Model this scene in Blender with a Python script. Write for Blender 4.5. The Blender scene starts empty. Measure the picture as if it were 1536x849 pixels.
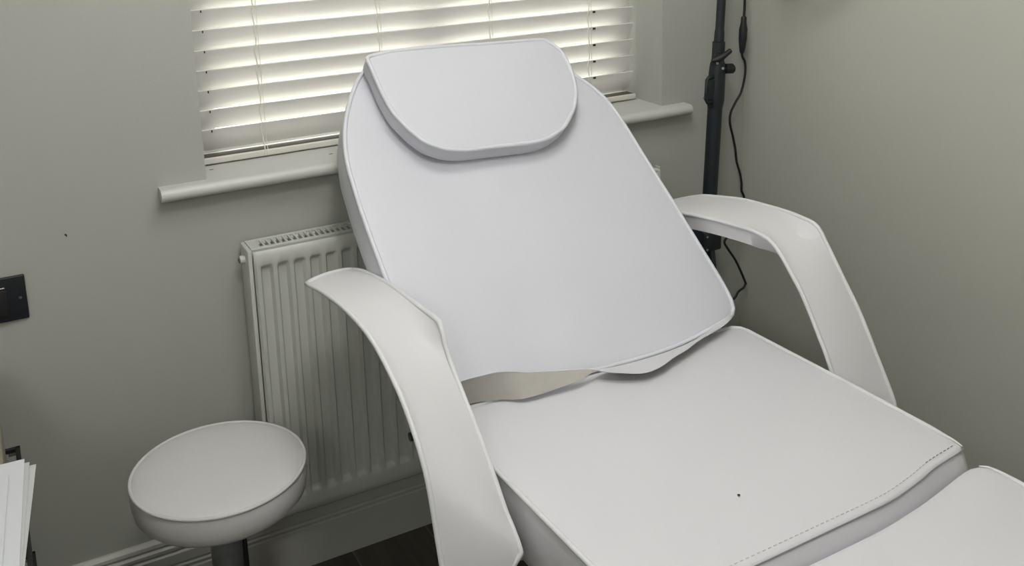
import bpy, bmesh, math, random
from mathutils import Vector, Matrix
random.seed(4)
scene = bpy.context.scene
col = scene.collection
PI = math.pi

# ------------------------------------------------------------------ materials
def mat(name, color, rough=.5, metal=0., noise=0., nscale=60., bump=0., bscale=300., spec=.5, sheen=0., trans=0.):
    m = bpy.data.materials.new(name); m.use_nodes = True
    nt = m.node_tree; b = nt.nodes['Principled BSDF']
    b.inputs['Base Color'].default_value = (*color, 1)
    b.inputs['Roughness'].default_value = rough
    b.inputs['Metallic'].default_value = metal
    b.inputs['Specular IOR Level'].default_value = spec
    tc = nt.nodes.new('ShaderNodeTexCoord')
    if noise:
        n = nt.nodes.new('ShaderNodeTexNoise'); n.inputs['Scale'].default_value = nscale
        n.inputs['Detail'].default_value = 4
        r = nt.nodes.new('ShaderNodeMapRange')
        r.inputs['To Min'].default_value = 1 - noise; r.inputs['To Max'].default_value = 1 + noise
        mx = nt.nodes.new('ShaderNodeMix'); mx.data_type = 'RGBA'; mx.blend_type = 'MULTIPLY'
        mx.inputs[0].default_value = 1
        mx.inputs[6].default_value = (*color, 1)
        nt.links.new(tc.outputs['Object'], n.inputs['Vector'])
        nt.links.new(n.outputs['Fac'], r.inputs['Value'])
        nt.links.new(r.outputs['Result'], mx.inputs[7])
        nt.links.new(mx.outputs[2], b.inputs['Base Color'])
    if bump:
        n2 = nt.nodes.new('ShaderNodeTexNoise'); n2.inputs['Scale'].default_value = bscale
        n2.inputs['Detail'].default_value = 3
        bp = nt.nodes.new('ShaderNodeBump'); bp.inputs['Strength'].default_value = bump
        bp.inputs['Distance'].default_value = .002
        nt.links.new(tc.outputs['Object'], n2.inputs['Vector'])
        nt.links.new(n2.outputs['Fac'], bp.inputs['Height'])
        nt.links.new(bp.outputs['Normal'], b.inputs['Normal'])
    if trans:
        t = nt.nodes.new('ShaderNodeBsdfTranslucent'); t.inputs['Color'].default_value = (*color, 1)
        ms = nt.nodes.new('ShaderNodeMixShader'); ms.inputs[0].default_value = trans
        out = nt.nodes['Material Output']
        nt.links.new(b.outputs[0], ms.inputs[1]); nt.links.new(t.outputs[0], ms.inputs[2])
        nt.links.new(ms.outputs[0], out.inputs['Surface'])
    return m

M_wall = mat('wall_paint', (.415, .42, .385), .85, noise=.02, nscale=3, bump=.12, bscale=220, spec=.2)
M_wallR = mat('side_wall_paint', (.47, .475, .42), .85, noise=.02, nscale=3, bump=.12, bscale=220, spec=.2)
M_ceil = mat('ceiling_paint', (.7, .7, .68), .9, noise=.02)
M_scuff = mat('scuff_mark', (.02, .02, .02), .8, noise=.1)
M_gloss = mat('white_gloss_paint', (.56, .56, .53), .4, noise=.02, nscale=8)
M_skirt = mat('skirting_paint', (.44, .44, .41), .45, noise=.02, nscale=8)
M_rad = mat('radiator_enamel', (.55, .56, .52), .42, noise=.015, nscale=10)
M_rad_in = mat('radiator_inside', (.14, .145, .13), .7, noise=.05)
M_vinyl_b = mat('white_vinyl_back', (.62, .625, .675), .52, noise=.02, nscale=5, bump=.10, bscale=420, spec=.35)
M_vinyl = mat('white_vinyl', (.635, .63, .66), .52, noise=.02, nscale=5, bump=.10, bscale=420, spec=.35)
M_vinyl_w = mat('white_vinyl_arm', (.645, .64, .655), .5, noise=.02, nscale=5, bump=.10, bscale=420, spec=.35)
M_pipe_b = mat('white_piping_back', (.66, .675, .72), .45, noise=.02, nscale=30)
M_pipe = mat('white_piping', (.68, .685, .70), .45, noise=.02, nscale=30)
M_back = mat('vinyl_backing', (.41, .395, .36), .9, noise=.05, nscale=90)
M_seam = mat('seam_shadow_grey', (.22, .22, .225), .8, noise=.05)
M_seam2 = mat('stitch_thread', (.57, .57, .58), .8, noise=.05)
M_stool = mat('stool_vinyl', (.575, .568, .568), .5, noise=.05, nscale=7, bump=.1, bscale=420, spec=.35)
M_black = mat('black_powder_coat', (.010, .014, .018), .5, noise=.1, nscale=40)
M_blackp = mat('black_plastic', (.010, .011, .012), .55, noise=.1, nscale=40)
M_cable = mat('black_cable', (.006, .007, .006), .55, noise=.1, nscale=40)
M_chrome = mat('chrome', (.6, .6, .6), .22, metal=1., noise=.03)
M_dark_chrome = mat('dark_chrome', (.22, .23, .235), .35, metal=.3, noise=.25, nscale=45)
M_steel = mat('white_frame_steel', (.7, .7, .7), .4, noise=.02)
M_socket = mat('black_nickel_plate', (.020, .023, .028), .38, metal=.3, noise=.08, nscale=30)
M_slat = mat('blind_slat', (.83, .815, .785), .45, noise=.02, nscale=12, trans=.20)
M_rail_shade = mat('painted_rail_shade', (.09, .08, .065), .8, noise=.05)
M_rail = mat('blind_rail', (.66, .65, .59), .45, noise=.02, nscale=12)
M_cord = mat('blind_cord', (.75, .73, .64), .8, noise=.03)
M_upvc = mat('window_upvc', (.75, .75, .74), .35, noise=.02)
M_wood = mat('olive_wood', (.30, .27, .17), .6, noise=.15, nscale=14)
M_carc = mat('olive_front', (.30, .28, .20), .6, noise=.04, nscale=10)
M_paper = mat('paper', (.58, .595, .62), .8, noise=.02, nscale=20)
M_paper2 = mat('paper_grey', (.47, .48, .48), .8, noise=.02, nscale=20)
M_speck = mat('speck', (.01, .01, .012), .8, noise=.1)

def glass_mat():
    m = bpy.data.materials.new('window_glass'); m.use_nodes = True
    nt = m.node_tree; nt.nodes.remove(nt.nodes['Principled BSDF'])
    t = nt.nodes.new('ShaderNodeBsdfTransparent'); t.inputs[0].default_value = (.93, .95, .94, 1)
    g = nt.nodes.new('ShaderNodeBsdfGlossy'); g.inputs['Roughness'].default_value = .02
    f = nt.nodes.new('ShaderNodeFresnel'); f.inputs[0].default_value = 1.45
    ms = nt.nodes.new('ShaderNodeMixShader')
    nt.links.new(f.outputs[0], ms.inputs[0]); nt.links.new(t.outputs[0], ms.inputs[1]); nt.links.new(g.outputs[0], ms.inputs[2])
    nt.links.new(ms.outputs[0], nt.nodes['Material Output'].inputs['Surface'])
    return m
M_glass = glass_mat()

def floor_mat():
    m = bpy.data.materials.new('dark_wood_planks'); m.use_nodes = True
    nt = m.node_tree; b = nt.nodes['Principled BSDF']; b.inputs['Roughness'].default_value = .5
    tc = nt.nodes.new('ShaderNodeTexCoord')
    mp = nt.nodes.new('ShaderNodeMapping'); mp.inputs['Rotation'].default_value = (0, 0, PI/2)
    mp.inputs['Location'].default_value = (.03, .113, 0)
    br = nt.nodes.new('ShaderNodeTexBrick')
    br.inputs['Scale'].default_value = 1; br.inputs['Brick Width'].default_value = 1.2
    br.inputs['Row Height'].default_value = .18; br.inputs['Mortar Size'].default_value = .0016
    br.inputs['Color1'].default_value = (.060, .053, .042, 1); br.inputs['Color2'].default_value = (.080, .070, .055, 1)
    br.inputs['Mortar'].default_value = (.16, .14, .11, 1)
    mp2 = nt.nodes.new('ShaderNodeMapping'); mp2.inputs['Scale'].default_value = (30, 2.2, 1)
    n = nt.nodes.new('ShaderNodeTexNoise'); n.inputs['Scale'].default_value = 2.2; n.inputs['Detail'].default_value = 6
    r = nt.nodes.new('ShaderNodeMapRange'); r.inputs['To Min'].default_value = .45; r.inputs['To Max'].default_value = 1.5
    mx = nt.nodes.new('ShaderNodeMix'); mx.data_type = 'RGBA'; mx.blend_type = 'MULTIPLY'; mx.inputs[0].default_value = 1
    L = nt.links.new
    L(tc.outputs['Object'], mp.inputs[0]); L(mp.outputs[0], br.inputs['Vector'])
    L(tc.outputs['Object'], mp2.inputs[0]); L(mp2.outputs[0], n.inputs['Vector']); L(n.outputs['Fac'], r.inputs['Value'])
    L(br.outputs['Color'], mx.inputs[6]); L(r.outputs[0], mx.inputs[7]); L(mx.outputs[2], b.inputs['Base Color'])
    return m
M_floor = floor_mat()

# ------------------------------------------------------------------ mesh helpers
class MB:
    def __init__(s): s.v = []; s.f = []; s.m = []; s.slots = []
    def slot(s, m):
        if m not in s.slots: s.slots.append(m)
        return s.slots.index(m)
    def add(s, verts, faces, m):
        o = len(s.v); k = s.slot(m)
        s.v += [tuple(x) for x in verts]
        s.f += [tuple(i+o for i in f) for f in faces]; s.m += [k]*len(faces)
    def box(s, a, b, m, bev=0.):
        x0, y0, z0 = a; x1, y1, z1 = b
        if bev <= 0:
            v = [(x0,y0,z0),(x1,y0,z0),(x1,y1,z0),(x0,y1,z0),(x0,y0,z1),(x1,y0,z1),(x1,y1,z1),(x0,y1,z1)]
            s.add(v, [(0,3,2,1),(4,5,6,7),(0,1,5,4),(1,2,6,5),(2,3,7,6),(3,0,4,7)], m)
        else:
            bm = bmesh.new(); bmesh.ops.create_cube(bm, size=1)
            for q in bm.verts:
                q.co = Vector(((x0+x1)/2+q.co.x*(x1-x0), (y0+y1)/2+q.co.y*(y1-y0), (z0+z1)/2+q.co.z*(z1-z0)))
            bmesh.ops.bevel(bm, geom=bm.edges[:], offset=bev, segments=3, affect='EDGES', profile=.5)
            bm.verts.index_update()
            s.add([q.co[:] for q in bm.verts], [[q.index for q in f.verts] for f in bm.faces], m); bm.free()
    def tube(s, pts, r, m, n=10, closed=False, caps=True):
        pts = [Vector(p) for p in pts]; N = len(pts)
        rr = r if isinstance(r, (list, tuple)) else [r]*N
        vs = []; fs = []; up = None
        for i, p in enumerate(pts):
            if closed: t = pts[(i+1) % N]-pts[i-1]
            else: t = pts[min(i+1, N-1)]-pts[max(i-1, 0)]
            t.normalize()
            if up is None:
                up = Vector((0,0,1)) if abs(t.z) < .9 else Vector((1,0,0))
            a = t.cross(up)
            if a.length < 1e-6: a = t.orthogonal()
            a.normalize(); up = a.cross(t).normalized()
            for k in range(n):
                w = 2*PI*k/n
                vs.append(p+(a*math.cos(w)+up*math.sin(w))*rr[i])
        for i in range(N if closed else N-1):
            j = (i+1) % N
            for k in range(n):
                l = (k+1) % n
                fs.append((i*n+k, j*n+k, j*n+l, i*n+l))
        if not closed and caps:
            fs.append(tuple(range(n))); fs.append(tuple((N-1)*n+k for k in reversed(range(n))))
        s.add(vs, fs, m)
    def cyl(s, a, b, r, m, n=24, r2=None): s.tube([a, b], [r, r if r2 is None else r2], m, n)
    def lathe(s, c, prof, m, n=48):
        vs = []; fs = []
        for (r, z) in prof:
            for k in range(n):
                w = 2*PI*k/n; vs.append((c[0]+r*math.cos(w), c[1]+r*math.sin(w), c[2]+z))
        for i in range(len(prof)-1):
            for k in range(n):
                l = (k+1) % n
                fs.append((i*n+k, i*n+l, (i+1)*n+l, (i+1)*n+k))
        fs.append(tuple(reversed(range(n)))); fs.append(tuple((len(prof)-1)*n+k for k in range(n)))
        s.add(vs, fs, m)
    def extrude_x(s, prof, x0, x1, m):
        # prof: closed list of (y,z)
        n = len(prof)
        vs = [(x0, y, z) for y, z in prof]+[(x1, y, z) for y, z in prof]
        fs = [(i, (i+1) % n, n+(i+1) % n, n+i) for i in range(n)]
        fs += [tuple(reversed(range(n))), tuple(range(n, 2*n))]
        s.add(vs, fs, m)
    def build(s, name, parent=None, smooth=40, origin=None):
        if parent is not None: o0 = root_of(parent)
        else: o0 = Vector(origin) if origin is not None else Vector((0,0,0))
        me = bpy.data.meshes.new(name)
        me.from_pydata([tuple(Vector(p)-o0) for p in s.v], [], s.f)
        for m in s.slots: me.materials.append(m)
        me.polygons.foreach_set('material_index', s.m)
        me.update()
        bm = bmesh.new(); bm.from_mesh(me); bmesh.ops.recalc_face_normals(bm, faces=bm.faces[:]); bm.to_mesh(me); bm.free()
        if smooth:
            me.polygons.foreach_set('use_smooth', [True]*len(me.polygons))
            me.set_sharp_from_angle(angle=math.radians(smooth))
        o = bpy.data.objects.new(name, me); col.objects.link(o)
        if parent is not None: o.parent = parent
        else: o.location = o0
        return o

def root_of(o):
    while o.parent is not None: o = o.parent
    return o.location.copy()
def empty(name, loc):
    o = bpy.data.objects.new(name, None); o.location = loc; o.empty_display_size = .1; col.objects.link(o); return o
def tag(o, label, cat, group=None):
    o['label'] = label; o['category'] = cat
    if group: o['group'] = group
    return o
def struct(o): o['kind'] = 'structure'; return o

def catmull(pts, n, closed=False):
    P = [Vector(p) for p in pts]; N = len(P); out = []
    segs = N if closed else N-1
    for i in range(segs):
        if closed: a, b, c, d = P[i-1], P[i], P[(i+1) % N], P[(i+2) % N]
        else: a, b, c, d = P[max(i-1, 0)], P[i], P[i+1], P[min(i+2, N-1)]
        for k in range(n):
            t = k/n
            out.append(.5*((2*b)+(c-a)*t+(2*a-5*b+4*c-d)*t*t+(3*b-a-3*c+d)*t**3))
    if not closed: out.append(P[-1])
    return out
def resample(P, n, closed=False):
    P = [Vector(p) for p in P]
    Q = P+[P[0]] if closed else P
    L = [0.]
    for a, b in zip(Q, Q[1:]): L.append(L[-1]+(b-a).length)
    out = []; j = 0
    for k in range(n):
        d = L[-1]*k/(n if closed else n-1)
        while j < len(L)-2 and L[j+1] < d: j += 1
        t = (d-L[j])/max(1e-9, L[j+1]-L[j])
        out.append(Q[j].lerp(Q[j+1], t))
    return out
def round_poly(pts, radii, n=8):
    out = []; N = len(pts)
    for i in range(N):
        p = Vector(pts[i]); a = Vector(pts[i-1]); b = Vector(pts[(i+1) % N]); r = radii[i]
        if r <= 0: out.append(p); continue
        p0 = p+(a-p).normalized()*r; p1 = p+(b-p).normalized()*r
        for k in range(n+1):
            t = k/n; out.append(p0.lerp(p, t).lerp(p.lerp(p1, t), t))
    return out

# ------------------------------------------------------------------ camera
f_px, py = 1498.7, 140.07
Rm = ((0.87738799, -0.47907658, -0.02599903), (-0.12457804, -0.17515342, -0.97662766), (0.46332562, 0.86012029, -0.21335993))
cam = bpy.data.cameras.new('camera'); co = bpy.data.objects.new('camera', cam); col.objects.link(co)
rt, dn, fw = (Vector(r).normalized() for r in Rm)
mw = Matrix(((rt.x, -dn.x, -fw.x, 0), (rt.y, -dn.y, -fw.y, -1.97), (rt.z, -dn.z, -fw.z, 1.497), (0, 0, 0, 1)))
co.matrix_world = mw
cam.sensor_fit = 'HORIZONTAL'; cam.sensor_width = 36; cam.lens = 36*f_px/1536
cam.shift_y = -(424.5-py)/1536
cam.clip_start = .05
scene.camera = co

# ------------------------------------------------------------------ room
XL, XR, YF, YB, ZC = -1.15, 1.755, -3.5, 0., 2.38
b = MB(); b.box((XL-.1, YF-.1, -.1), (XR+.1, .25, 0), M_floor); struct(b.build('floor', smooth=0))
b = MB(); b.box((XL-.1, YF-.1, ZC), (XR+.1, .25, ZC+.1), M_ceil); struct(b.build('ceiling', smooth=0))
WX0, WX1, WZ0, WZ1 = .366, 1.487, .900, 2.06
b = MB()
b.box((XL-.1, 0, 0), (WX0, .25, ZC), M_wall); b.box((WX1, 0, 0), (XR+.1, .25, ZC), M_wall)
b.box((WX0, 0, 0), (WX1, .25, WZ0), M_wall); b.box((WX0, 0, WZ1), (WX1, .25, ZC), M_wall)
for (x, z, w, h) in ((.1004, .859, .0015, .0014), (.1020, .8570, .0010, .0020)):   # tiny scuff in the paint
    b.box((x-w, -.0006, z-h), (x+w, .0005, z+h), M_scuff)
struct(b.build('wall_back', smooth=0))
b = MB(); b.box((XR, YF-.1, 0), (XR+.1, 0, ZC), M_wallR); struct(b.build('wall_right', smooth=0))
b = MB(); b.box((XL-.1, YF-.1, 0), (XL, 0, ZC), M_wall); struct(b.build('wall_left', smooth=0))
b = MB(); b.box((XL, YF-.1, 0), (XR, YF, ZC), M_wall); struct(b.build('wall_front', smooth=0))

def skirt_prof(h=.182):
    return [(y, z*.957) for y, z in [(0, 0), (-.018, 0), (-.018, .100), (-.0155, .103), (-.0155, .106), (-.018, .109), (-.018, .112), (-.0155, .115), (-.0155, .118),
            (-.0175, .121), (-.0175, .143), (-.0125, .147), (-.0125, .150), (-.016, .153), (-.016, .159), (-.0105, .163), (-.0105, .166), (-.013, .169), (-.0115, .176), (-.005, h), (0, h)]]
b = MB(); b.extrude_x(skirt_prof(), XL, XR, M_skirt); struct(b.build('baseboard_back', smooth=25))
b = MB()
pr = skirt_prof(); n = len(pr)
vs = [(XR+y, YF, z) for y, z in pr]+[(XR+y, -.018, z) for y, z in pr]
b.add(vs, [(i, (i+1) % n, n+(i+1) % n, n+i) for i in range(n)]+[tuple(range(n)), tuple(range(n, 2*n))], M_skirt)
struct(b.build('baseboard_right', smooth=25))

# window in the recess: frame, pane, sill
w1 = empty('window_1', (.93, .2, .92)); struct(w1)
b = MB()
fy0, fy1 = .165, .225
for (x0, x1, z0, z1, e) in ((WX0+.001, WX0+.06, .923, WZ1, .0012), (WX1-.06, WX1-.001, .923, WZ1, .0012), (WX0+.002, WX1-.002, .9235, .952, 0), (WX0+.002, WX1-.002, WZ1-.06, WZ1-.001, 0), (.90, .95, .93, WZ1-.01, .002)):
    b.box((x0, fy0+e, z0), (x1, fy1-e, z1), M_upvc, .004)
b.build('window_frame', w1)
b = MB(); b.box((WX0+.05, .193, .945), (WX1-.05, .197, WZ1-.05), M_glass); b.build('pane', w1, smooth=0)
b = MB()
prof = [(.02, .8965), (-.022, .8965)]
for k in range(9):
    a = -PI/2-PI*k/8
    prof.append((-.024+.0128*math.cos(a), .9093+.0128*math.sin(a)))
prof += [(-.022, .922), (.02, .922)]
b.extrude_x(prof, .2735, 1.557, M_gloss)
b.box((WX0, .0, .8968), (WX1, .168, .9219), M_gloss)
for x, y in ((.390, .064), (.637, .040)): b.box((x-.004, y-.0012, .9218), (x+.004, y+.0012, .9224), M_scuff)
b.build('window_sill', w1, smooth=35)

# ------------------------------------------------------------------ venetian blind
bl = empty('venetian_blind', (.925, .118, .925))
tag(bl, 'cream wooden venetian blind, slats tilted nearly shut, hanging in the window recess', 'blind')
SX0, SX1 = .3695, 1.4735
b = MB()
tops = [.996+.0418*k for k in range(25)]
for zt in tops:
    # a slightly bowed slat, room edge up, window edge down
    A = Vector((.1055, zt)); B = Vector((.1310, zt-(.0450 if zt > 1 else .0495))); d = (B-A); nrm = Vector((d.y, -d.x)).normalized()   # towards the room
    if nrm.x > 0: nrm = -nrm
    up = []; lo = []
    for k in range(7):
        t = k/6; c = A.lerp(B, t)+nrm*(.0022*(1-(2*t-1)**2)); up.append(c+nrm*.0014); lo.append(c-nrm*.0014)
    b.extrude_x([tuple(q) for q in up]+[tuple(q) for q in reversed(lo)], SX0, SX1, M_slat)
    for xh in (1.3545, .4055):
        w = .0035 if xh > 1 else .0010
        b.box((xh-w, .1025, zt-.006), (xh+w, .1045, zt-.0012), M_scuff)
b.build('slats', bl, smooth=30)
b = MB(); b.box((SX0, .094, .9245), (SX1+.002, .143, .9385), M_rail, .003); b.box((SX0+.001, .0985, .937), (SX1-.004, .1270, .9395), M_rail_shade); b.build('bottom_rail', bl)  # dark strip on the rail top paints in the shade below the last slat
b = MB(); b.box((SX0, .092, 2.0), (SX1, .146, 2.055), M_rail, .003); b.build('head_rail', bl)
for xc in (.510, .783, 1.061, 1.337):
    b = MB()
    pts = []
    for k, zt in enumerate(tops):
        dx = .0018*math.sin(k*2.1+xc*7)
        pts += [(xc+dx, .1015, zt-.028), (xc-.0022+dx, .1020, zt-.012), (xc+.0006, .1012, zt+.001)]
    pts = [(xc, .0925, .926), (xc, .0930, .944)]+pts+[(xc, .1, 2.02)]
    b.tube(pts, .0013, M_cord, 6)
    b.tube([(xc+.007, .0925, .926), (xc+.0065, .0995, .96), (xc+.006, .1, 1.4), (xc+.006, .1, 2.02)], .0008, M_cord, 6)
    b.build('ladder_cord', bl)

# ------------------------------------------------------------------ radiator
rad = empty('radiator', (.91, -.04, .13))
tag(rad, 'white ribbed panel radiator with slotted top grille on the wall under the window', 'radiator')
RX0, RX1, RZ0, RZ1, RY = .4276, 1.420, .180, .779, -.081
xs = []; x = RX0
pitch = .0336; x_first = .4515
nc = int((RX1-.02-x_first)/pitch)+1
prof_x = [RX0, RX0+.004]
for k in range(nc):
    c = x_first+k*pitch
    prof_x += [c-.0166, c-.0128, c-.0105, c-.0080, c-.004, c, c+.004, c+.0080, c+.0105, c+.0128]
prof_x += [RX1-.004, RX1]
def chan(x):
    d = min(abs(x-(x_first+k*pitch)) for k in range(nc))
    t = max(0, min(1, (.0128-d)/.0048)); return t*t*(3-2*t)
def sm(t): t = max(0, min(1, t)); return t*t*(3-2*t)
zs = [RZ0, RZ0+.003, RZ0+.018, .2185, .222, .226, .231, .236, .30, .4, .5, .6, .70, .736, .741, .745, .749, .7525, RZ1-.008, RZ1-.002, RZ1]
b = MB(); vs = []; fs = []
for z in zs:
    env = sm((z-.2195)/.014)*sm((.7525-z)/.014)
    edge = .006*(1-sm((RZ1-z)/.006)) + .006*(1-sm((z-RZ0)/.006))
    for x in prof_x:
        ex_ = .006*(1-sm((x-RX0)/.004))+.006*(1-sm((RX1-x)/.004))
        vs.append((x, RY+.0095*chan(x)*env+max(edge, ex_), z))
W = len(prof_x)
for i in range(len(zs)-1):
    for j in range(W-1): fs.append((i*W+j, i*W+j+1, (i+1)*W+j+1, (i+1)*W+j))
b.add(vs, fs, M_rad)
b.box((RX0+.001, RY+.0118, RZ0+.001), (RX1-.001, RY+.0128, RZ1-.001), M_rad)
b.build('front_panel', rad, smooth=50)
b = MB(); b.box((RX0, -.026, RZ0), (RX1, -.014, RZ1), M_rad, .003); b.build('rear_panel', rad)
b = MB()
for k in range(36):
    x = RX0+.02+k*(RX1-RX0-.04)/35
    b.box((x-.001, -.066, RZ0+.03), (x+.001, -.028, RZ1-.022), M_rad_in)
b.build('convector_fins', rad, smooth=0)
for s in (0, 1):
    x0 = RX0-.010 if s == 0 else RX1+.001
    b = MB(); b.box((x0, -.073, RZ0+.004), (x0+.009, -.010, RZ1+.0035), M_rad, .002); b.build('side_cover', rad)
b = MB()
gz0, gz1, gy0, gy1 = RZ1-.001, RZ1+.004, -.068, -.010
b.box((RX0-.0008, gy0+.0006, gz0-.010), (RX1-.0005, gy0+.0025, gz1-.001), M_rad)
b.box((RX0-.001, gy0, gz0), (RX1, gy0+.011, gz1), M_rad, .001); b.box((RX0-.001, gy1-.009, gz0), (RX1, gy1, gz1), M_rad, .001)
b.box((RX0-.0005, gy0+.004, gz0+.0005), (RX0+.017, gy1-.004, gz1-.0002), M_rad); b.box((RX1-.020, gy0+.004, gz0+.0005), (RX1-.0005, gy1-.004, gz1-.0002), M_rad)
ns = int((RX1-RX0-.037)/.0116)
for k in range(ns+1):
    x = RX0+.017+k*(RX1-RX0-.037)/ns
    b.box((x-.0021, gy0+.009, gz0+.001), (x+.0021, gy1-.008, gz1-.0006), M_rad)
b.build('top_grille', rad, smooth=0)
b = MB()
b.cyl((RX0-.010, -.044, .757), (RX0-.020, -.044, .757), .0085, M_rad, 16)
b.cyl((RX0-.018, -.044, .757), (RX0-.022, -.044, .757), .006, M_rad_in, 16)
b.box((RX0-.024, -.047, .7555), (RX0-.018, -.041, .7585), M_chrome)
b.build('bleed_valve', rad)
b = MB()
b.cyl((RX1+.010, -.044, .772), (RX1+.024, -.044, .772), .0085, M_rad, 16)
b.box((RX1+.018, -.052, .781), (RX1+.024, -.036, .7835), M_rad, .001)
b.build('end_plug', rad)
for xx in (RX0+.06, RX1-.06):
    b = MB(); b.box((xx-.02, -.0145, .3), (xx+.02, -.0012, .7), M_rad); b.build('wall_bracket', rad, smooth=0)
b = MB(); b.cyl((RX1-.03, -.045, RZ0+.01), (RX1-.03, -.045, 0), .0075, M_rad, 14); b.build('pipe', rad)

# ------------------------------------------------------------------ socket plate on the wall
so = empty('light_switch', (-.05, 0, .756))
tag(so, 'black metal light switch plate on the wall at the left edge of the photo', 'switch')
b = MB(); b.box((-.124, -.0075, .7135), (.0225, -.0002, .7992), M_socket, .0022); b.build('face_plate', so)
b = MB(); b.cyl((.0115, -.0074, .7565), (.0115, -.0088, .7565), .0028, M_chrome, 14); b.build('screw', so)
b = MB()
b.box((-.050, -.0095, .778), (-.012, -.0073, .7815), M_chrome, .0006)
b.box((-.050, -.0105, .726), (-.010, -.0073, .776), M_blackp, .0012)
b.build('rocker', so)

# ------------------------------------------------------------------ treatment chair
HS = .62
O = Vector((.925, -.565, HS)); th0 = math.radians(1.0)
EX = Vector((math.cos(th0), math.sin(th0), 0)); EY = Vector((-math.sin(th0), math.cos(th0), 0)); EZ = Vector((0, 0, 1))
def seatw(u, v, z): return O+EX*u+EY*v+EZ*z
TB = math.radians(42)
DB = EY*math.cos(TB)+EZ*math.sin(TB); NB = EX.cross(DB); PB = O+EZ*.03
def backw(u, v, z): return PB+EX*u+DB*v+NB*z

chair = empty('treatment_chair', (.925, -.75, 0))
tag(chair, 'white vinyl reclining treatment chair with padded headrest and two curved armrests', 'treatment chair')

def cushion(name, outline, W, thick, crown, m, parent, center=None, bulge=.004, pipe=.0045, edge=.004, dish=None, drop=None, pipe_mat=None, pipe_on=None, flare=0.):
    """outline: closed list of (u,v); W maps (u,v,height) to the room"""
    P = resample(outline, 140, closed=True); n = len(P)
    c = Vector(center) if center else sum(P, Vector((0, 0)))/n
    zoff = drop or (lambda u, v: 0.)
    rings = []
    def ring(s, z, lift=True):
        return [(c+(p-c)*s, z+zoff(*(c+(p-c)*s))) for p in P]
    tops = [0.0, .12, .25, .4, .55, .7, .82, .9, .95, .98]
    b = MB(); vs = []; fs = []
    cz = crown+(dish(*c) if dish else 0)+zoff(*c)
    vs.append(W(c.x, c.y, cz))
    seq = []
    for s in tops[1:]:
        seq.append([(q, z+(dish(*q) if dish else 0)) for q, z in ring(s, crown*(1-s**2.6))])
    seq.append(ring(.994, -.0015))
    seq.append(ring(1.0, -edge))
    cen = [(p, 0) for p in P]
    def out(k, z):
        r = []
        for p in P:
            d = (p-c).normalized(); q = p+d*k
            if flare and p.y < -.5: q = q+Vector((0, -flare*min(1, -z/thick*1.3)*sm((-.5-p.y)/.02)))
            r.append((q, z+zoff(*p)))
        return r
    seq.append(out(bulge*.6, -thick*.25)); seq.append(out(bulge, -thick*.5)); seq.append(out(bulge*.6, -thick*.78))
    seq.append(out(-.001, -thick+.006)); seq.append(out(-.008, -thick)); seq.append(ring(.5, -thick))
    for r in seq:
        for q, z in r: vs.append(W(q.x, q.y, z))
    for k in range(n): fs.append((0, 1+k, 1+(k+1) % n))
    for i in range(len(seq)-1):
        for k in range(n):
            l = (k+1) % n
            fs.append((1+i*n+k, 1+(i+1)*n+k, 1+(i+1)*n+l, 1+i*n+l))
    vs.append(W(c.x, c.y, -thick+zoff(*c))); e = len(vs)-1; i = len(seq)-1
    for k in range(n): fs.append((e, 1+i*n+(k+1) % n, 1+i*n+k))
    b.add(vs, fs, m)
    o = b.build(name, parent, smooth=60)
    pm = pipe_mat or M_pipe
    pts = [W(p.x, p.y, -.001+zoff(*p)) for p in P]
    b = MB()
    if pipe_on:
        on = [pipe_on(p.x, p.y) for p in P]
        k0 = next(k for k in range(n) if on[k] and not on[k-1]); run = []
        for k in range(k0, k0+n):
            if on[k % n]: run.append(pts[k % n])
            else: break
        m_ = len(run); b.tube(run, [pipe*min(1, .25+min(i, m_-1-i)/5) for i in range(m_)], pm, 8)
    else: b.tube(pts, pipe, pm, 8, closed=True)
    b.build('piping', o, smooth=60)
    return o

# seat
ol = [(-.322, -.006), (.319, -.010), (.324, -.30), (.324, -.515), (.305, -.520), (.270, -.5235), (.237, -.5275), (.19, -.538), (.135, -.547),
      (.06, -.549), (-.147, -.549), (-.25, -.547), (-.318, -.540)]
ol = round_poly(ol, [.02, .03, 0, .010, 0, 0, .02, .02, .03, 0, 0, .02, .03])
seat = cushion('seat', ol, seatw, .115, .010, M_vinyl, chair, center=(0, -.28), bulge=.005, pipe=.0042, pipe_on=lambda u, v: v > -.5185 and not (v < -.50 and u < .30 and u > -.30), flare=.030)
# crease and stitching along the front edge of the seat
fe = catmull([(-.310, -.541), (-.25, -.547), (-.147, -.549), (0, -.549), (.06, -.549), (.125, -.5475), (.19, -.538), (.237, -.528), (.27, -.5235), (.305, -.520), (.320, -.517)], 8)
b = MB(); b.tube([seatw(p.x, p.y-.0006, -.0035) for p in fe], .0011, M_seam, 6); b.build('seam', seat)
b = MB(); st_ = resample(fe, 130)
for i in range(0, 128, 2):
    p, q = st_[i], st_[i+1]; z = .0018
    b.tube([seatw(p.x*.985, p.y+.0115, z), seatw(q.x*.985, q.y+.0115, z)], .0007, M_seam2 if i < 112 else M_seam, 5)
b.build('stitching', seat)
# leg rest
ol = [(-.300, -.585), (.06, -.586), (.15, -.577), (.20, -.569), (.255, -.559), (.289, -.556), (.308, -.568), (.303, -1.06), (-.300, -1.06)]
ol = round_poly(ol, [.02, .03, .02, .02, .02, .012, .012, .05, .05])
cushion('leg_rest', ol, seatw, .10, .008, M_vinyl, chair, center=(0, -.81), pipe=.0040, pipe_on=lambda u, v: v < -.62 or u > .289)
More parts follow.
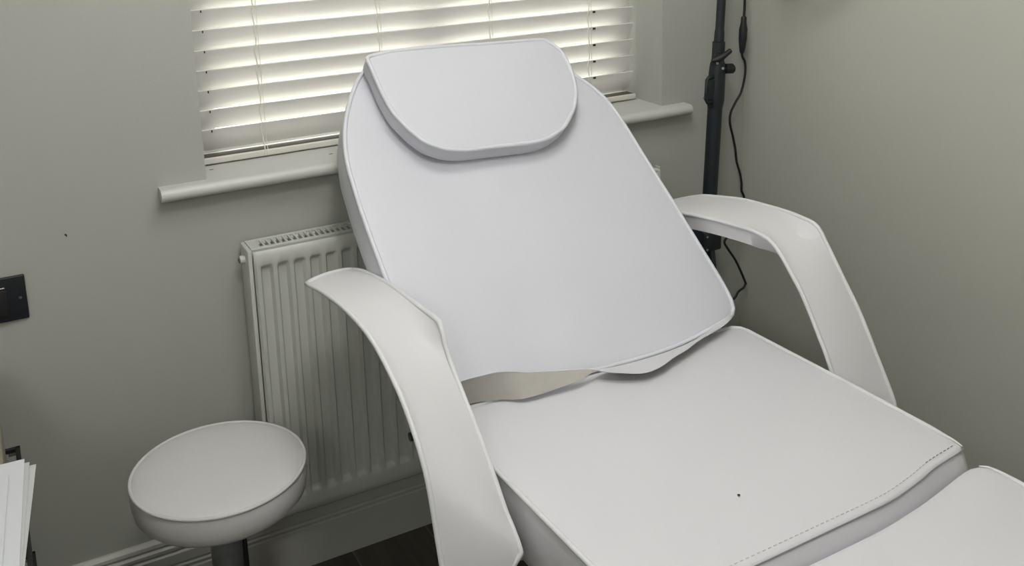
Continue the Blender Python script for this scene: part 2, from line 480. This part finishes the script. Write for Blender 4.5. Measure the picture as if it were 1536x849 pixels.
# backrest
ol = [(-.322, .004), (-.330, .05), (-.336, .14), (-.338, .221), (-.339, .305), (-.338, .38), (-.333, .469), (-.325, .515), (-.314, .552), (-.297, .592), (-.272, .637), (-.244, .676), (-.210, .708), (-.16, .722),
      (-.05, .727), (.08, .722), (.150, .705), (.200, .665), (.244, .611), (.275, .570), (.294, .523), (.302, .464), (.306, .382), (.315, .256), (.321, .144), (.326, .06), (.325, .014), (.312, -.012), (.212, -.029), (.141, -.036), (.06, -.037), (-.05, -.031), (-.15, -.014), (-.25, -.001)]
ol = round_poly(ol, [.008]+[.015]*26+[.016]+[.02]*6, 3)
def back_dish(u, v):
    # soft shallow fold running from the headrest corner down to the hinge
    uc = -.175+.10*(.45-v)/.45
    return .010*math.exp(-((u-uc)/.045)**2)*sm(v/.1)*sm((.6-v)/.1)*-1
back = cushion('backrest', ol, backw, .085, .010, M_vinyl_b, chair, center=(0, .32), bulge=.004, pipe=.0045, dish=back_dish, pipe_mat=M_pipe_b)
# headrest pillow lying on the top of the backrest
ol = [(-.236, .686), (-.234, .655), (-.233, .59), (-.227, .543), (-.210, .502), (-.189, .467), (-.155, .444), (-.118, .434), (-.055, .430), (.032, .424), (.071, .427),
      (.119, .447), (.161, .486), (.184, .520), (.199, .559), (.206, .603), (.204, .645), (.180, .679), (.124, .681), (.03, .685), (-.058, .691), (-.147, .694), (-.195, .693)]
ol = round_poly(ol, [.008, .01, .01, .01, .01, .012, .012, .012, .02, .02, .02, .012, .012, .012, .012, .012, .012, .016, .02, .02, .02, .02, .01], 3)
def headw(u, v, z): return backw(u, v, z+.052)
cushion('headrest', ol, headw, .046, .007, M_vinyl_b, chair, center=(-.015, .57), bulge=.003, pipe=.0045, pipe_mat=M_pipe_b)

# loose flap of cover hanging from the lower edge of the backrest
flapA = [(-.318, 0, .0085), (-.288, -.006, .0085), (-.273, -.008, .008), (-.250, -.010, .007), (-.220, -.020, .006), (-.203, -.037, .009), (-.192, -.050, .013), (-.167, -.0555, .015), (-.147, -.0557, .015), (-.096, -.063, .0225), (-.046, -.055, .026)]
flapBback = [(-.318, .008, .030), (-.287, .008, .030), (-.271, .008, .030), (-.254, .007, .030), (-.223, .005, .030), (-.194, -.002, .030), (-.178, -.008, .030), (-.159, -.013, .030), (-.110, -.024, .030), (-.073, -.032, .030), (-.051, -.038, .030)]
EA = []; EB = []
def backl(u, v, z): return backw(u, v, z)
tA = catmull([seatw(*p) for p in flapA], 6)
tB = catmull([backl(*p) for p in flapBback], 6)
# right part: attached along the board, free edge drooping over the seat
A2 = [backl(*p) for p in [(-.051, -.038, .030), (-.036, -.038, .020), (.002, -.040, .010), (.064, -.042, .006), (.141, -.041, .004), (.212, -.033, .004), (.285, -.014, .004), (.310, -.004, .003)]]
B2 = [seatw(*p) for p in [(-.046, -.055, .026), (-.036, -.068, .026), (-.016, -.086, .026), (.018, -.106, .025), (.056, -.104, .025), (.101, -.088, .025), (.137, -.078, .025), (.183, -.060, .025), (.255, -.038, .023), (.305, -.012, .020)]]
tA2 = catmull(A2, 8); tB2 = catmull(B2, 8)
nL, nR = 44, 44
LA_, LB_ = resample(tA, nL), resample(tB, nL)          # hinge line (low), free edge (high)
RA_, RB_ = resample(tA2, nR), resample(tB2, nR)        # hinge line (high), free edge (low)
b = MB()
def two_sided(lo, hi, sign):
    K = 5; n = len(lo); vs = []
    for i in range(n):
        for k in range(K+1):
            vs.append(lo[i].lerp(hi[i], k/K))
    off = Vector((0, .0010, -.0010))
    fs = [(i*(K+1)+k, (i+1)*(K+1)+k, (i+1)*(K+1)+k+1, i*(K+1)+k+1) for i in range(n-1) for k in range(K)]
    front = M_back if sign > 0 else M_vinyl
    rear = M_vinyl if sign > 0 else M_back
    b.add(vs, fs, front)
    b.add([v+off for v in vs], fs, rear)
two_sided(LA_, LB_, 1)
two_sided(RB_, RA_, -1)  # shows the good side
b.tube([v for v in tB], .0011, M_pipe, 6)
b.build('cover_flap', back, smooth=60)

# armrests: a bent padded band lofted between its outer and inner edge curves
def armrest(edgeL, uL, edgeR, uR, thick, crown, ins0, ins1, taper):
    n = 72; K = 10
    sm_ = lambda E: resample(catmull([(0, y, z) for y, z in E], 6), 400)
    L_ = sm_(edgeL); R_ = sm_(edgeR)
    # match by fraction of run, keeping the bend (highest curvature) in step
    def bend(P):
        # the point furthest up-and-forward
        return max(range(len(P)), key=lambda i: P[i].z-1.15*P[i].y)
    def by(P):
        k = bend(P); a = resample(P[:k+1], n//2+1); c = resample(P[k:], n//2); return a+c[1:]
    L2, R2 = by(L_), by(R_); N = len(L2)
    def soft(P, w=9):
        return [sum((P[min(max(j, 0), N-1)] for j in range(i-min(w, i, N-1-i), i+min(w, i, N-1-i)+1)), Vector((0, 0, 0)))/(2*min(w, i, N-1-i)+1) for i in range(N)]
    L3, R3 = soft(L2), soft(R2)
    inner = 1 if uL > 0 else 0
    rows_t = []; rows_b = []
    for i in range(N):
        a = L2[i]; c = R2[i]; mid = (a+c)/2
        p0 = (L3[max(i-1, 0)]+R3[max(i-1, 0)])/2; p1 = (L3[min(i+1, N-1)]+R3[min(i+1, N-1)])/2
        t = p1-p0; nr = Vector((0, -t.z, t.y)).normalized()
        if i < N//2 and nr.z < 0: nr = -nr
        elif i >= N//2 and nr.y > 0: nr = -nr
        tap = min(1, .45+i/7) if i < 7 else 1
        rt_ = []; rb_ = []
        for k in range(K+1):
            s = k/K; u = uL+(uR-uL)*s; q = a.lerp(c, s).lerp(L3[i].lerp(R3[i], s), 1-abs(2*s-1)**3)
            e_ = N-1-i
            if e_ < 5: u = uL+(uR-uL)*s*(1-(.17, .075, .03, .012, .004)[e_]); q = a.lerp(c, s*(1-(.17, .075, .03, .012, .004)[e_]))
            h = crown*(1-abs(2*s-1)**2.4)
            w = q+nr*h
            rt_.append(seatw(u, w.y, w.z))
            g = q-nr*thick*tap*(1-.35*sm((i-N*taper)/(N*.12)))
            tt = sm((i-N*taper)/(N*.12)); ins = (ins0+(.036-ins0)*tt)*(1-s)-(ins1+(.036-ins1)*tt)*s
            rb_.append(seatw(u+ins, g.y, g.z))
        rows_t.append(rt_); rows_b.append(rb_)
    b = MB(); vs = []; fs = []; Q = K+1
    for r in rows_t: vs += r
    for r in rows_b: vs += r
    o = N*Q
    for i in range(N-1):
        for k in range(K):
            fs.append((i*Q+k, i*Q+k+1, (i+1)*Q+k+1, (i+1)*Q+k))
            fs.append((o+i*Q+k, o+(i+1)*Q+k, o+(i+1)*Q+k+1, o+i*Q+k+1))
        fs.append((i*Q, (i+1)*Q, o+(i+1)*Q, o+i*Q)); fs.append((i*Q+K, o+i*Q+K, o+(i+1)*Q+K, (i+1)*Q+K))
    for i in (0, N-1):
        for k in range(K): fs.append((i*Q+k, o+i*Q+k, o+i*Q+k+1, i*Q+k+1))
    b.add(vs, fs, M_vinyl_w)
    ar = b.build('armrest', chair, smooth=55)
    loop = [r[0] for r in rows_t]+rows_t[-1][1:-1]+[r[-1] for r in reversed(rows_t)]+list(reversed(rows_t[0][1:-1]))
    b = MB(); b.tube(loop, .0042, M_pipe, 8, closed=True); b.build('piping', ar, smooth=60)
    return ar
LAo = [(.264, .170), (.233, .175), (.189, .184), (.120, .193), (.055, .198), (-.010, .197), (-.052, .191), (-.085, .182), (-.119, .167), (-.154, .149), (-.182, .127), (-.207, .103), (-.231, .071), (-.246, .038), (-.261, -.012), (-.274, -.056), (-.283, -.10), (-.288, -.15), (-.288, -.19)]
LAi = [(.318, .153), (.281, .164), (.223, .175), (.138, .186), (.046, .191), (-.025, .195), (-.062, .196), (-.074, .176), (-.086, .153), (-.112, .126), (-.142, .100), (-.183, .064), (-.218, .029), (-.262, -.020), (-.284, -.037), (-.298, -.052), (-.304, -.062)]
RAi = [(.300, .140), (.260, .152), (.206, .165), (.136, .177), (.075, .185), (.026, .190), (-.021, .193), (-.064, .189), (-.093, .171), (-.120, .145), (-.155, .107), (-.207, .030), (-.228, -.007), (-.265, -.075), (-.285, -.12)]
RAo = [(.361, .128), (.267, .165), (.190, .183), (.118, .196), (.012, .204), (-.033, .204), (-.077, .199), (-.104, .170), (-.148, .115), (-.192, .060), (-.235, -.008), (-.277, -.076), (-.295, -.12)]
armrest(LAo, -.455, LAi, -.345, .028, .006, .034, .010, .40)
armrest(RAi, .345, RAo, .455, .032, .006, .003, .030, .34)
# little black clamp lever under the outer side of the left armrest
b = MB(); p = seatw(-.447, -.172, .088)
b.cyl(p+Vector((-.004,0,0)), p+Vector((.02, 0, 0)), .0065, M_blackp, 12); b.build('clamp_knob', chair)

# carcass under the cushions
b = MB()
for sg in (-1, 1):
    b.tube([seatw(sg*.20, -.24, -.135), seatw(sg*.34, -.22, -.125), seatw(sg*.385, -.215, -.08), seatw(sg*.40, -.215, -.02)], .010, M_steel, 10)
b.box((.68, -1.08, .455), (1.17, -.60, .500), M_steel, .006)
b.build('frame', chair)
b = MB()
b.box((.80, -.98, .10), (1.05, -.70, .46), M_steel, .02)
b.box((.69, -1.15, .012), (1.16, -.55, .10), M_steel, .02)
for sx in (.73, 1.12):
    for sy in (-1.10, -.60): b.cyl((sx, sy, 0), (sx, sy, .014), .025, M_blackp, 16)
b.build('base', chair)
for u in (-.2, .2):
    b = MB(); b.tube([seatw(u, -.05, -.13), backw(u, .02, -.10), backw(u, .5, -.092)], .012, M_steel, 10); b.build('back_hinge', chair)

# black speck on the seat
b = MB(); c = Vector((.8688, -1.004, HS+.0085))
b.lathe(c, [(.0004, 0), (.0021, .0003), (.0022, .0009), (.0012, .0014), (.0003, .0015)], M_speck, 10)
tag(b.build('lint_speck', origin=c), 'tiny black speck of lint on the white seat of the treatment chair', 'speck')

# ------------------------------------------------------------------ stool
SC = Vector((.281, -.322, .49)); SR = .1485
st = empty('stool', (SC.x, SC.y, 0))
tag(st, 'round white vinyl stool on a dark metal post in front of the radiator', 'stool')
b = MB()
prof = [(.02, -.059), (SR*.86, -.059), (SR*.945, -.0565), (SR*.99, -.049), (SR*1.012, -.034), (SR*1.016, -.018), (SR*1.004, -.005), (SR*.995, .0), (SR*.97, .003), (SR*.9, .006), (SR*.7, .010), (SR*.4, .012), (.01, .013)]
b.lathe(SC, prof, M_stool, 72); sc = b.build('seat_cushion', st, smooth=60)
b = MB(); b.tube([SC+Vector((SR*1.0*math.cos(2*PI*k/90), SR*1.0*math.sin(2*PI*k/90), .0005)) for k in range(90)], .0032, M_stool, 8, closed=True); b.build('piping', sc, smooth=60)
b = MB(); b.box((SC.x-.06, SC.y-.06, SC.z-.074), (SC.x+.06, SC.y+.06, SC.z-.060), M_blackp, .004); b.build('seat_plate', st)
b = MB(); b.lathe((SC.x, SC.y, .09), [(.026, 0), (.026, .10), (.0275, .102), (.0275, .33), (.024, .333)], M_dark_chrome, 40); b.build('post', st)
b = MB(); b.cyl((SC.x+.031, SC.y+.008, .16), (SC.x+.031, SC.y+.008, .425), .007, M_blackp, 14); b.build('post_rod', st)  # upright black rod beside the post
for k in range(5):
    a = 2*PI*k/5+.4; d = Vector((math.cos(a), math.sin(a), 0))
    b = MB(); b.tube([Vector((SC.x, SC.y, .105))+d*.01, Vector((SC.x, SC.y, .095))+d*.12, Vector((SC.x, SC.y, .068))+d*.20], [.020, .016, .012], M_dark_chrome, 12)
    lg = b.build('base_leg', st)
    e = Vector((SC.x, SC.y, 0))+d*.20; s_ = Vector((-d.y, d.x, 0))
    b = MB(); b.cyl(e+Vector((0, 0, .07)), e+Vector((0, 0, .04)), .005, M_chrome, 10)
    for sg in (-1, 1): b.cyl(e+s_*sg*.004+Vector((0, 0, .025)), e+s_*sg*.018+Vector((0, 0, .025)), .025, M_blackp, 20)
    b.build('caster', lg)

# ------------------------------------------------------------------ lamp stand in the corner
ls = empty('lamp_stand', (1.565, -.1, 0))
tag(ls, 'black telescopic lamp stand standing in the corner right of the window', 'lamp stand')
PX = lambda z: 1.5645+.0185*(z-.75)/.35          # the pole leans very slightly
def pp(z, dx=0, dy=0): return Vector((PX(z)+dx, -.1+dy, z))
b = MB(); b.tube([pp(.16), pp(.94)], .0182, M_black, 28); b.build('lower_tube', ls)
b = MB(); b.tube([pp(1.02), pp(1.40)], .0108, M_black, 24); b.tube([pp(1.02), pp(1.05), pp(1.088), pp(1.089), pp(1.112), pp(1.118)], [.0155, .0155, .0155, .0125, .012, .0112], M_black, 24); b.build('upper_tube', ls)
b = MB()
b.tube([pp(.925), pp(.944), pp(.955), pp(1.01), pp(1.025), pp(1.036), pp(1.045)], [.0185, .0215, .0215, .0205, .0195, .018, .014], M_black, 28)
# guard loop on the left of the clamp
b.tube([pp(1.006, -.018, -.008), pp(1.006, -.034, -.010), pp(1.000, -.039, -.010), pp(.952, -.039, -.010), pp(.944, -.034, -.010), pp(.944, -.016, -.010)], .0045, M_black, 10)
b.box(tuple(pp(.950, -.034, -.013)), tuple(pp(1.0, -.012, -.003)), M_black, .003)
cl = b.build('clamp_collar', ls)
FR = Vector((-.64, -.77, 0)); RT = Vector((.77, -.64, 0))       # towards the room, and across
for (z, r, q, h) in ((1.0395, .015, -.001, .0215), (1.0265, .012, .013, .019), (.951, .010, -.028, .0165)):
    b = MB(); b.cyl(pp(z)+FR*r+RT*q, pp(z)+FR*h+RT*q, .0034, M_chrome, 12); b.build('rivet', cl)
b = MB()
b.cyl(pp(1.022, .008, -.008), pp(1.022, .018, -.012), .005, M_chrome, 12)
b.tube([pp(1.022, .014, -.012), pp(1.022, .016, -.012), pp(1.022, .032, -.018), pp(1.022, .034, -.018)], [.0095, .0125, .0125, .010], M_blackp, 16)
b.build('clamp_knob', ls)
b = MB()
b.cyl(pp(1.056)+FR*.008, pp(1.056)+FR*.026, .009, M_blackp, 16)
b.tube([pp(1.047, -.012)+FR*.024-RT*.006, pp(1.050)+FR*.026-RT*.002, pp(1.0565)+FR*.026+RT*.010, pp(1.066)+FR*.026+RT*.022, pp(1.0715)+FR*.026+RT*.028, pp(1.073)+FR*.026+RT*.030], [.004, .008, .008, .0062, .0062, .004], M_blackp, 12)
b.build('wing_knob', ls)
b = MB()
b.box((PX(.59)-.031, -.128, .563), (PX(.59)+.0245, -.074, .617), M_black, .005)
b.cyl((PX(.59)-.024, -.127, .572), (PX(.59)-.024, -.1305, .572), .003, M_chrome, 10); b.cyl((PX(.59)-.024, -.127, .606), (PX(.59)-.024, -.1305, .606), .003, M_chrome, 10)
b.build('leg_collar', ls)
for k in range(3):
    a = PI/2+2*PI*k/3+PI
    d = Vector((math.cos(a), math.sin(a), 0)); r = .16 if k == 0 else .085
    b = MB(); b.tube([pp(.575)+d*.016, Vector((PX(.1), -.1, .012))+d*r], .008, M_black, 10); b.tube([pp(.20)+d*.012, Vector((PX(.1), -.1, .012)).lerp(pp(.575), .40)+d*r*.6], .005, M_black, 8); lg = b.build('leg', ls)
    b = MB(); e = Vector((PX(.1), -.1, .0))+d*r; b.cyl(e, e+Vector((0, 0, .03)), .0105, M_blackp, 12); b.build('rubber_foot', lg)
# invented lamp arm and head out of view, added for their wall shadow
b = MB(); c = pp(1.39)
b.tube([c, c+Vector((-.005, -.06, .02)), c+Vector((-.005, -.24, .02))], .009, M_black, 12); b.build('added_lamp_arm', ls)
b = MB(); c2 = c+Vector((-.005, -.25, .02)); nn = Vector((-.75, -.45, -.25)).normalized(); t1 = nn.orthogonal().normalized(); t2 = nn.cross(t1)
b.tube([c2+(t1*math.cos(2*PI*k/48)+t2*math.sin(2*PI*k/48))*.10 for k in range(48)], .018, M_black, 12, closed=True); b.build('added_lamp_head', ls)

# power cable
cb = empty('power_cable', (1.70, -.05, .33))
tag(cb, 'thin black power cable with an inline connector hanging beside the lamp stand', 'cable')
CP = [(1.640, 1.41), (1.690, 1.36), (1.702, 1.276), (1.705, 1.175), (1.704, 1.132), (1.700, 1.043), (1.710, 1.018), (1.713, .995), (1.709, .966), (1.699, .936), (1.682, .914), (1.667, .888), (1.666, .860), (1.676, .827), (1.685, .793), (1.691, .756), (1.703, .722),
      (1.709, .694), (1.710, .673), (1.719, .651), (1.713, .607), (1.676, .564), (1.656, .544), (1.666, .523), (1.697, .479), (1.730, .414), (1.7305, .406), (1.725, .398), (1.708, .391), (1.697, .377), (1.681, .367), (1.657, .340), (1.62, .25), (1.60, .12), (1.62, .03), (1.66, .006), (1.70, .006)]
b = MB(); b.tube(catmull([(x, -.05, z) for x, z in CP], 6), .0031, M_cable, 10); b.build('cord', cb, smooth=60)
b = MB(); A = Vector((1.7040, -.05, 1.134)); B = Vector((1.7000, -.05, 1.040)); d = B-A
b.tube([A, A+d*.03, A+d*.16, A+d*.34, A+d*.60, A+d*.80, A+d*.96, B], [.0055, .0070, .0072, .0105, .0105, .0085, .0060, .0045], M_blackp, 14); b.build('inline_connector', cb, smooth=60)

# ------------------------------------------------------------------ chest of drawers and papers at the left edge
ch = empty('drawer_chest', (-.20, -.34, 0))
tag(ch, 'drawer chest with black bar handles against the wall at the left edge', 'drawers')
CX = -.047
b = MB(); b.box((-.40, -.62, .02), (CX-.016, -.10, .640), M_wood, .003); b.build('carcass', ch)
b = MB(); b.box((-.40, -.63, .640), (CX-.004, -.095, .662), M_wood, .003); b.build('top_panel', ch)
for zc, in ((.505,), (.288,), (.085,)):
    h = .103 if zc > .2 else .06
    b = MB(); b.box((CX-.017, -.618, zc-h), (CX, -.102, zc+h), M_carc, .002); dr = b.build('drawer', ch)
    b = MB(); zb = zc+.004; xb = CX+.024
    b.box((xb-.008, -.52, zb-.004), (xb, -.10, zb+.004), M_blackp, .001)
    for yy in (-.516, -.104): b.box((CX-.002, yy-.004, zb-.004), (xb, yy+.004, zb+.004), M_blackp, .001)
    b.box((CX+.004, -.1075, zb-.010), (xb-.006, -.1065, zb-.004), M_chrome)
    b.build('handle', dr)

pt = empty('trolley', (-.19, -.92, 0))
tag(pt, 'low white side table under the loose papers at the left edge', 'table')
b = MB(); b.box((-.36, -1.10, .715), (-.058, -.735, .733), M_steel, .003); b.build('table_top', pt)
for x in (-.34, -.078):
    for y in (-1.08, -.76):
        b = MB(); b.cyl((x, y, 0), (x, y, .716), .010, M_steel, 14); b.build('leg', pt)

def sheet(name, corners, z0, m, curl):
    # corners: (far-left, far-right, near-right, near-left) in plan
    a, b_, c, d = (Vector(q) for q in corners); n = 14; vs = []; fs = []
    for i in range(n+1):
        for j in range(n+1):
            s, t = i/n, j/n
            p = a.lerp(b_, s).lerp(d.lerp(c, s), t)
            vs.append(Vector((p.x, p.y, z0+curl*(s**3)*(1-t)**1.5)))
    N = len(vs); fs = [(i*(n+1)+j, (i+1)*(n+1)+j, (i+1)*(n+1)+j+1, i*(n+1)+j+1) for i in range(n) for j in range(n)]
    mb = MB(); mb.add(vs, fs, m); mb.add([v-Vector((0, 0, .0011)) for v in vs], [tuple(reversed(f)) for f in fs], m)
    rim = [i*(n+1) for i in range(n+1)]+[n*(n+1)+j for j in range(1, n+1)]+[i*(n+1)+n for i in range(n-1, -1, -1)]+[j for j in range(n-1, 0, -1)]
    k = len(rim); rv = [vs[i] for i in rim]+[vs[i]-Vector((0, 0, .0011)) for i in rim]
    mb.add(rv, [(i, (i+1) % k, k+(i+1) % k, k+i) for i in range(k)], m)
    return mb.build(name, smooth=50, origin=(a+c).to_3d()/2+Vector((0, 0, z0)))
PZ = .7345
tag(sheet('paper_sheet', ((-.20, -.565), (-.0010, -.590), (-.0300, -.83), (-.23, -.81)), PZ, M_paper2, .003), 'grey-white sheet showing at the right edge, bottom of the paper pile', 'paper')
tag(sheet('paper_sheet', ((-.205, -.560), (-.0085, -.584), (-.0322, -.835), (-.235, -.815)), PZ+.0022, M_paper2, .003), 'off-white sheet in the middle of the paper pile', 'paper')
tag(sheet('paper_sheet', ((-.21, -.552), (-.0140, -.576), (-.0345, -.84), (-.24, -.82)), PZ+.0044, M_paper, .003), 'bright white sheet lying second from the top of the paper pile', 'paper')
tag(sheet('paper_sheet', ((-.23, -.588), (-.0345, -.612), (-.054, -.86), (-.255, -.84)), PZ+.0070, M_paper, .003), 'white sheet set back on the very top of the paper pile', 'paper')

# ------------------------------------------------------------------ light
def area(name, loc, rot, size, power, color, shape='DISK', sy=None):
    l = bpy.data.lights.new(name, 'AREA'); l.shape = shape; l.size = size
    if sy: l.size_y = sy
    l.energy = power; l.color = color
    o = bpy.data.objects.new(name, l); o.location = loc; o.rotation_euler = rot; col.objects.link(o); return o
lp = bpy.data.lights.new('ceiling_lamp', 'POINT'); lp.energy = 22; lp.shadow_soft_size = .12; lp.color = (1., .985, .96)
lo = bpy.data.objects.new('ceiling_lamp', lp); lo.location = (.39, -1.35, 2.2); col.objects.link(lo)
lp2 = bpy.data.lights.new('ceiling_lamp', 'POINT'); lp2.energy = 18; lp2.shadow_soft_size = .20; lp2.color = (1., .985, .96)
lo2 = bpy.data.objects.new('ceiling_lamp', lp2); lo2.location = (.72, -.78, 2.24); col.objects.link(lo2)
lp3 = bpy.data.lights.new('fill_light', 'POINT'); lp3.energy = 26; lp3.shadow_soft_size = .22; lp3.color = (1., .985, .96)  # unseen fill light behind the camera, added to brighten the radiator
lo3 = bpy.data.objects.new('fill_light', lp3); lo3.location = (-.75, -2.75, 1.95); col.objects.link(lo3)
po = area('window_portal', (.925, .24, 1.49), (-PI/2, 0, 0), 1.1, 1, (1, 1, 1), 'RECTANGLE', 1.12)
po.data.cycles.is_portal = True

w = bpy.data.worlds.new('overcast_sky'); scene.world = w; w.use_nodes = True
nt = w.node_tree; bg = nt.nodes['Background']
tc = nt.nodes.new('ShaderNodeTexCoord'); sx = nt.nodes.new('ShaderNodeSeparateXYZ'); cr = nt.nodes.new('ShaderNodeValToRGB')
cr.color_ramp.elements[0].position = .45; cr.color_ramp.elements[0].color = (.50, .49, .46, 1)
cr.color_ramp.elements[1].position = .55; cr.color_ramp.elements[1].color = (1, .985, .955, 1)
mr = nt.nodes.new('ShaderNodeMapRange'); mr.inputs['From Min'].default_value = -1
nt.links.new(tc.outputs['Generated'], sx.inputs[0]); nt.links.new(sx.outputs['Z'], mr.inputs['Value'])
nt.links.new(mr.outputs[0], cr.inputs[0]); nt.links.new(cr.outputs[0], bg.inputs['Color'])
bg.inputs['Strength'].default_value = 10.5

scene.view_settings.view_transform = 'Standard'
scene.view_settings.look = 'None'
scene.view_settings.exposure = 0
